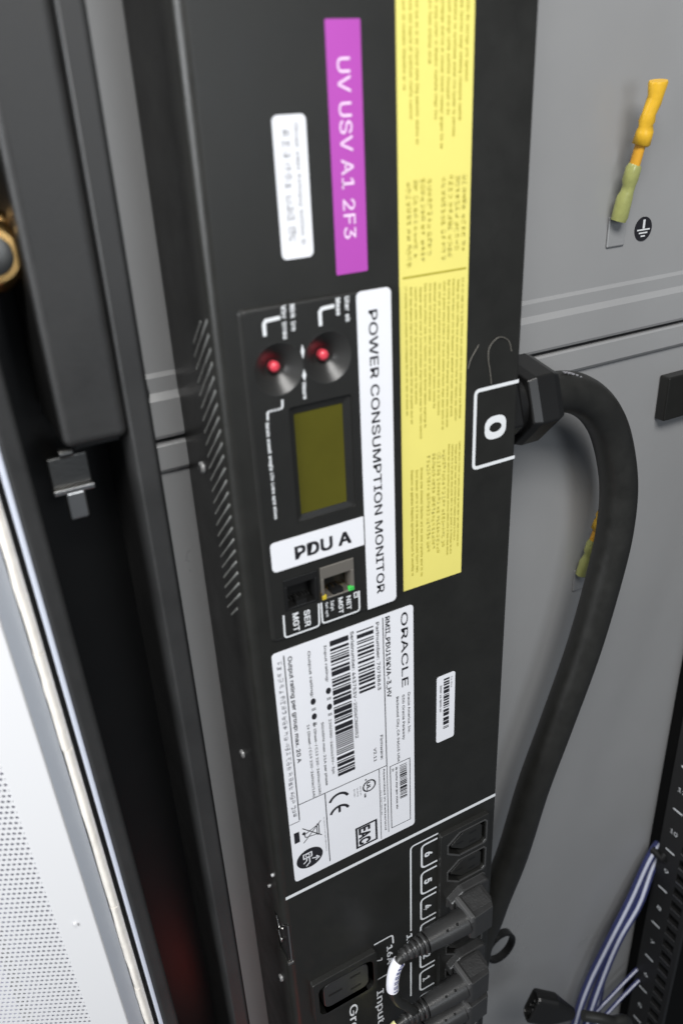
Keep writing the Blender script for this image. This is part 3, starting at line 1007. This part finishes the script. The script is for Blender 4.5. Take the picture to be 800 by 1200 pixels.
# --- cable gland
def hexring(x0, x1, r, cy, cz, mb, ch=0.02):
    vs, fs = [], []
    for (x, k_) in ((x0, 0.93), (x0 + ch, 1.0), (x1 - ch, 1.0), (x1, 0.90)):
        for q in range(6):
            a = math.radians(60 * q + 12)
            vs.append((x, cy + r * k_ * math.cos(a), cz + r * k_ * math.sin(a)))
    for i in range(3):
        for q in range(6):
            fs.append((i * 6 + q, i * 6 + (q + 1) % 6, (i + 1) * 6 + (q + 1) % 6, (i + 1) * 6 + q))
    fs += [tuple(range(5, -1, -1)), tuple(range(18, 24))]
    mb.add(vs, fs)
GY, GZ = 0.175, 1.700
gl = MB()
hexring(1.001, 1.075, 0.150, GY, GZ, gl)
gl = gl.build('cable_gland', 'dark_plastic', pdu, bevel=0.006)
mb = MB(); mb.tube([(1.07, GY, GZ), (1.105, GY, GZ)], 0.120, 28)
mb.build('gland_thread', 'dark_plastic', gl)
mb = MB(); hexring(1.10, 1.245, 0.162, GY, GZ - 0.004, mb, 0.035)
mb.build('gland_nut', 'dark_plastic', gl, bevel=0.006)

# =================================================================== THICK POWER CABLE
t = thing('power_cable', (1.3, 0.2, -3.6), 'thick black power cable curving down from the gland on the unit', 'cable')
path = spline([(1.15, GY, GZ), (1.30, GY, GZ - 0.005), (1.43, 0.18, 1.665), (1.56, 0.19, 1.575), (1.665, 0.20, 1.430), (1.735, 0.20, 1.220), (1.752, 0.20, 1.02),
               (1.730, 0.20, 0.80), (1.645, 0.20, 0.40), (1.515, 0.20, -0.01), (1.402, 0.20, -0.35), (1.300, 0.20, -0.753), (1.177, 0.20, -1.10), (1.07, 0.20, -1.6), (1.02, 0.22, -3.6)], 8)
MB().tube(path, 0.078, 28).build('sheath', 'cable', t)
mb = MB()
for q in range(9):
    c = Vector((1.335 + 0.014 * q, GY - 0.02, GZ + 0.0735 - 0.0035 * q - 0.00045 * q * q))
    mb.box(c.x, c.x + 0.009, c.y - 0.010 - 0.004 * (q % 3), c.y + 0.004, c.z - 0.004, c.z + 0.0006)
mb.build('cable_print', 'grey_ink', t)

# =================================================================== ANGLED PLUGS
def make_plug(zo, tagmat, label, cablepath, tagrange):
    zc = zo
    t = thing('power_plug', (0.82, -0.02, zc), label, 'plug', 'angled plugs in the outlet strip')
    MB().prism(hexa(0.002, zc), -0.060, -0.003).build('plug_collar', 'boot', t, bevel=0.008, bseg=2)
    hd = MB()
    z0, z1 = zc - 0.066, zc + 0.070
    prof = [(0.746, -0.070), (0.757, -0.064), (0.882, -0.064), (0.889, -0.070), (0.885, -0.135), (0.862, -0.182), (0.764, -0.190), (0.746, -0.178)]
    n = len(prof)
    hd.add([(x, y, z0) for x, y in prof] + [(x, y, z1) for x, y in prof],
           [tuple(range(n)), tuple(range(2 * n - 1, n - 1, -1))] + [(i, i + n, (i + 1) % n + n, (i + 1) % n) for i in range(n)])
    h_ = hd.build('plug_head', 'boot', t, bevel=0.008, bseg=3)
    MB().box(0.774, 0.870, -0.160, -0.078, z1 + 0.0003, z1 + 0.0022).build('grip_pad', 'plugface', h_, bevel=0.001)
    MB().box(0.7445, 0.765, -0.186, -0.066, z1 - 0.03, z1 + 0.005).build('head_ridge', 'ridge', h_, bevel=0.004)
    by = -0.132
    MB().tube([(0.745, by, zc), (0.70, by, zc), (0.60, by, zc), (0.548, by, zc + 0.001)], [0.056, 0.055, 0.049, 0.045], 22).build('boot_sleeve', 'boot', t)
    st = MB().tube([(0.55, by, zc), (0.425, by, zc - 0.004)], [0.030, 0.025], 16)
    sr = st.build('strain_relief', 'boot', t)
    for q in range(5):
        x = 0.537 - q * 0.0235
        MB().tube([(x + 0.006, by, zc), (x + 0.004, by, zc), (x - 0.008, by, zc), (x - 0.010, by, zc)],
                  [0.036 - .003 * q, 0.044 - 0.0042 * q, 0.043 - 0.0042 * q, 0.033 - .003 * q], 18).build('relief_ring', 'boot', sr)
    for (x, dz) in ((0.640, 0.044), (0.690, 0.049)):
        MB().tube([(x, by - 0.028, zc + dz - 0.006), (x, by - 0.029, zc + dz + 0.0)], 0.006, 10).build('mould_dot', 'recess', sr)
    P = spline(cablepath, 8)
    MB().tube(P, 0.021, 14).build('cord', 'cable', t)
    a, b = tagrange
    tg = MB().tube(P[a:b], 0.0265, 16).build('cord_tag', tagmat, t)
    return t, P, tg

by = -0.132
zc = -0.490
t1, P, tg = make_plug(zc, 'tag_white', 'black angled plug in outlet 4, white tag on its cord',
           [(0.45, by, zc - 0.004), (0.420, by, zc - 0.022), (0.394, by, zc - 0.068), (0.381, by, zc - 0.145), (0.386, by, zc - 0.225),
            (0.412, by, zc - 0.300), (0.455, by, zc - 0.37), (0.50, by, zc - 0.50), (0.46, by, zc - 0.85), (0.40, by, zc - 1.6)], (9, 29))
mb = MB()
for q in range(10, 28):
    if q % 3 == 2: continue
    p = P[q]
    mb.tube([p + Vector((-0.008, -0.0245, 0.004)), p + Vector((0.010, -0.0245, 0.006))], 0.0035, 5)
mb.build('tag_print', 'blue_cable', tg)
zc = -0.940
make_plug(zc, 'tag_yellow', 'black angled plug in outlet 1, below the white-tagged cord',
          [(0.43, by, zc - 0.003), (0.385, by - 0.002, zc - 0.02), (0.352, by - 0.010, zc - 0.09), (0.345, by - 0.012, zc - 0.25), (0.36, by, zc - 0.7), (0.40, by, zc - 1.6)], (5, 16))
zc = -1.115
make_plug(zc, 'tag_yellow', 'lowest black angled plug, cut off by the bottom edge',
          [(0.43, by, zc - 0.003), (0.395, by - 0.002, zc - 0.02), (0.372, by - 0.010, zc - 0.09), (0.365, by - 0.012, zc - 0.25), (0.38, by, zc - 0.7), (0.42, by, zc - 1.6)], (3, 14))

# strap loop behind the plugs
mb = MB()
cx, cz = 1.300, -1.54
pth = []
for q in range(33):
    a = 2 * math.pi * q / 32
    pth.append((cx + 0.105 * math.cos(a), 0.25 - 0.02 * math.cos(a), cz + 0.115 * math.sin(a)))
vs, fs = [], []
n = len(pth) - 1
for q in range(n):
    a = 2 * math.pi * q / n
    for (r, dy) in ((0.096, -0.020), (0.096, 0.020), (0.082, 0.020), (0.082, -0.020)):
        vs.append((cx + r * math.cos(a), 0.25 + dy, cz + 1.12 * r * math.sin(a)))
for q in range(n):
    for e in range(4):
        a, b = q * 4 + e, q * 4 + (e + 1) % 4
        a2, b2 = ((q + 1) % n) * 4 + e, ((q + 1) % n) * 4 + (e + 1) % 4
        fs.append((a, a2, b2, b))
mb.add(vs, fs, False)
o = mb.build('strap_loop', 'dark_plastic')
tag(o, 'small black strap loop hanging beside the thick cable near the plugs', 'strap')

# loose connector
t = thing('loose_connector', (1.55, 0.1, -2.15), 'loose black cord connector hanging at the bottom right of the plugs', 'connector')
def frame_pt(o, u, v, w, a, b, c): return o + u * a + v * b + w * c
O = Vector((1.385, 0.06, -1.88)); W_ = Vector((0.82, -0.42, -0.38)).normalized()      # axis from mouth to cord
U_ = W_.cross(Vector((0, 1, 0))).normalized(); V_ = W_.cross(U_).normalized()
def loft(secs, close=True):
    mb = MB(); vs, fs = [], []
    n = 16
    for (c, hu, hv, r) in secs:
        pts = rrect(-hu, hu, -hv, hv, min(r, hu * .99, hv * .99), 3)
        for a, b in pts: vs.append(O + (W_ * c + U_ * a + V_ * b) * 0.62)
    for i in range(len(secs) - 1):
        for q in range(n):
            fs.append((i * n + q, i * n + (q + 1) % n, (i + 1) * n + (q + 1) % n, (i + 1) * n + q))
    mb.add(vs, fs)
    if close: mb.add(vs[-n:], [tuple(range(n))])
    return mb
mb = loft([(0.06, 0.125, 0.055, 0.04), (0.0, 0.128, 0.058, 0.04), (0.0, 0.145, 0.075, 0.05), (0.02, 0.150, 0.080, 0.05), (0.20, 0.148, 0.078, 0.05), (0.30, 0.10, 0.070, 0.05), (0.42, 0.05, 0.05, 0.04)])
mb.build('connector_body', 'dark_plastic', t, bevel=0.004)
mb = loft([(0.0595, 0.126, 0.056, 0.04), (0.0590, 0.05, 0.02, 0.01)])
mb.build('connector_mouth', 'recess', t)
for a, b in ((0.05, 0.0), (-0.02, 0.028), (-0.02, -0.028)):
    p = O + (W_ * 0.052 + U_ * a + V_ * b) * 0.62
    MB().tube([p, p - W_ * 0.022], 0.006, 8).build('contact_pin', 'metal', t)
MB().tube(spline([O + W_ * 0.33, O + W_ * 0.50, O + W_ * 0.68 + Vector((0, 0.05, -0.15)), O + W_ * 0.70 + Vector((0, 0.1, -1.5))], 8), 0.03, 14).build('cord', 'cable', t)

# =================================================================== EARTH CONNECTORS ON THE WALL
def earth(label):
    t = thing('earth_connector', (1.76, 0.395, 2.13), label, 'connector', 'earth connectors on the grey wall')
    MB().box(1.735, 1.826, 0.391, 0.3995, 2.128, 2.242).build('tab', 'tab_metal', t, bevel=0.006)
    b0, b1 = Vector((1.758, 0.370, 2.228)), Vector((1.786, 0.275, 2.695))
    d = (b1 - b0)
    P = lambda s: b0 + d * s
    e_ = [(0.0, .040), (0.03, .043), (0.18, .041), (0.22, .034), (0.27, .033), (0.31, .040), (0.40, .039), (0.425, .032)]
    MB().tube([P(s) + Vector((0.003 * math.sin(s * 31), 0, 0)) for s, r in e_], [r * 0.84 for s, r in e_], 18, squash=[(1.0, 0.72)] * len(e_)).build('green_sleeve', 'crimp_olive', t)
    MB().tube([P(0.41), P(0.57)], [0.020, 0.019], 14).build('neck', 'crimp_orange', t)
    e_ = [(0.56, .034), (0.57, .044), (0.66, .042), (0.70, .036), (0.73, .040), (0.78, .035), (0.86, .038), (0.90, .037), (0.985, .045), (1.0, .042)]
    MB().tube([P(s) + Vector((0.004 * math.sin(s * 23), 0, 0)) for s, r in e_], [r * 0.82 for s, r in e_], 18, squash=[(1.0, 0.8), (1.0, 0.8), (1.0, 0.75), (1.02, 0.55), (1.0, 0.75), (1.06, 0.6), (1.0, 0.75), (1.0, 0.75), (1.08, 0.7), (1.08, 0.7)]).build('yellow_sleeve', 'crimp_yellow', t)
    return t
e1 = earth('yellow and green crimp connector on tab beside the earth symbol, upper right')
e2 = copy_tree(e1, (0, 0, -1.57))
e2['label'] = 'yellow and green crimp connector on wall, mostly hidden behind the thick cable'

t = thing('earth_sticker', (1.927, 0.398, 2.177), 'round black sticker with the earth symbol on the grey wall', 'sticker')
MB().prism(circle(1.927, 2.177, 0.0455, 28), 0.3965, 0.3998).build('disc', 'ink', t)
pr = MB()
pr.stroke([(1.927, 2.212), (1.927, 2.178)], 0.012, 0.3958)
for q, hw in enumerate((0.034, 0.023, 0.012)):
    pr.stroke([(1.927 - hw, 2.174 - 0.012 * q), (1.927 + hw, 2.174 - 0.012 * q)], 0.0055, 0.3958)
pr.build('earth_symbol', 'white_print', t)

o = MB().box(2.137, 2.75, 0.345, 0.398, 1.338, 1.540).build('mounting_plate', 'black', bevel=0.006)
tag(o, 'black rectangular plate on the grey wall at the right edge', 'plate')

# =================================================================== NUMBERED RACK RAIL AND CABLES
t = thing('rack_rail', (2.65, 0.25, ZB), 'black slotted rack rail with white unit numbers at the lower right', 'rail')
RX = 2.60
rl = MB().box(RX, RX + 0.03, 0.035, 0.305, ZB, 2.0).build('flange', 'rail', t, bevel=0.003)
k = MB()
zs = [-1.10 - 0.1221 * q for q in range(-4, 24)]
for z in zs:
    k.box(RX - 0.05, RX + 0.08, 0.070, 0.148, z - 0.034, z + 0.034)
cut(rl, k)
MB().box(RX + 0.0305, RX + 0.6, 0.035, 0.06, ZB, 2.0).build('front_flange', 'unlit', t)
MB().box(RX + 0.032, RX + 0.05, 0.0605, 0.398, ZB, 2.0).build('inner_web', 'unlit', t)
for q in range(9):
    zc = -1.045 - 0.342 * (q - 1)
    s_ = str(12 - q)
    w = 0.027 if len(s_) == 2 else 0.016
    vs, fs, x0, x1, b0, b1 = glyphs(s_, 0.03)
    MB().add([(RX - 0.001, 0.222 + w - (v[0] - x0) / (x1 - x0) * 2 * w, zc - 0.023 + v[1] / 0.76 * 0.046) for v in vs], fs).build('unit_number', 'white_print', t)
    MB().add([(RX - 0.001, 0.190, zc - 0.166), (RX - 0.001, 0.256, zc - 0.166), (RX - 0.001, 0.256, zc - 0.177), (RX - 0.001, 0.190, zc - 0.177)],
             [(0, 1, 2, 3)]).build('unit_mark', 'white_print', t)
edge = MB()
for z in zs:
    edge.box(RX - 0.0012, RX + 0.0, 0.071, 0.147, z - 0.0395, z - 0.0345)
edge.build('slot_edges', 'metal', t)

def net(label, pts, r=0.030):
    t = thing('network_cable', pts[-1], label, 'cable', 'blue and white network cables')
    P = spline(pts, 8)
    MB().tube(P, r, 12).build('sheath', 'blue_cable', t)
    s1 = MB()
    s1.tube([p + Vector((-0.45, -0.45, 0.35)) * r for p in P], r * 0.40, 8)
    s1.build('modelled_highlight', 'cable_glint', t)  # pale line along the upper left side, modelled to read as a highlight
net('outermost pale blue network cable arching down from the rail',
    [(2.72, 0.345, -1.57), (2.575, 0.335, -1.71), (2.418, 0.31, -1.99), (2.253, 0.30, -2.30), (2.128, 0.30, -2.60), (2.060, 0.30, -2.936), (2.02, 0.30, -3.6), (2.0, 0.3, -5)])
net('middle pale blue network cable arching down beside the outermost one',
    [(2.72, 0.345, -1.66), (2.61, 0.33, -1.79), (2.470, 0.28, -2.005), (2.325, 0.28, -2.27), (2.22, 0.28, -2.62), (2.15, 0.28, -3.0), (2.11, 0.28, -3.6), (2.1, 0.28, -5)])
net('inner pale blue network cable hugging the numbered rail',
    [(2.72, 0.33, -1.72), (2.63, 0.34, -1.86), (2.52, 0.34, -2.05), (2.42, 0.35, -2.25), (2.36, 0.36, -2.5), (2.33, 0.36, -3.0), (2.33, 0.36, -5)], 0.027)
net('upper of two thin dark network cables slanting from the rail',
    [(2.63, 0.30, -2.80), (2.56, 0.30, -2.83), (2.372, 0.30, -2.93), (2.20, 0.30, -3.04), (2.0, 0.3, -3.3)], 0.014)
net('lower of two thin dark network cables slanting from the rail',
    [(2.63, 0.27, -2.88), (2.56, 0.27, -2.91), (2.372, 0.27, -3.01), (2.22, 0.27, -3.12), (2.0, 0.27, -3.4)], 0.014)
mb = MB().tube([(2.66, 0.26, -1.58), (2.60, 0.26, -1.66), (2.60, 0.34, -1.66)], 0.03, 8)
o = mb.build('cable_tie', 'recess')
tag(o, 'black cable tie holding the blue cables at the rail', 'cable tie')

# added red lamp on a made-up stand, unseen below, to redden the channel
t = thing('added_red_lamp', (-0.15, -0.5, -2.10), 'added glowing red lamp on a made-up black stand, out of view below the channel', 'lamp')
MB().box(-0.45, 0.20, -0.80, -0.22, -2.10, -1.80).build('lamp_stand', 'frame', t, bevel=0.01)
MB().tube([(-0.15, -0.5, -1.80), (-0.15, -0.5, -1.70), (-0.15, -0.5, -1.66), (-0.15, -0.5, -1.65)], [0.13, 0.13, 0.10, 0.03], 20).build('lamp_lens', 'red_glow', t)

# loose threads on the unit
for pts, lbl in (([(0.790, -0.004, 1.930), (0.800, -0.006, 1.962), (0.826, -0.008, 2.000)], 'pale curled thread at the right edge of the yellow label'),
                 ([(0.884, -0.004, 1.862), (0.876, -0.005, 1.905), (0.866, -0.007, 1.945), (0.870, -0.006, 1.985), (0.905, -0.006, 2.010), (0.945, -0.004, 1.992), (0.960, -0.004, 1.955)],
                  'long curled dark thread above the boxed zero')):
    o = MB().tube(spline(pts, 8), 0.0011, 5).build('loose_thread', 'thread')
    tag(o, lbl, 'thread')
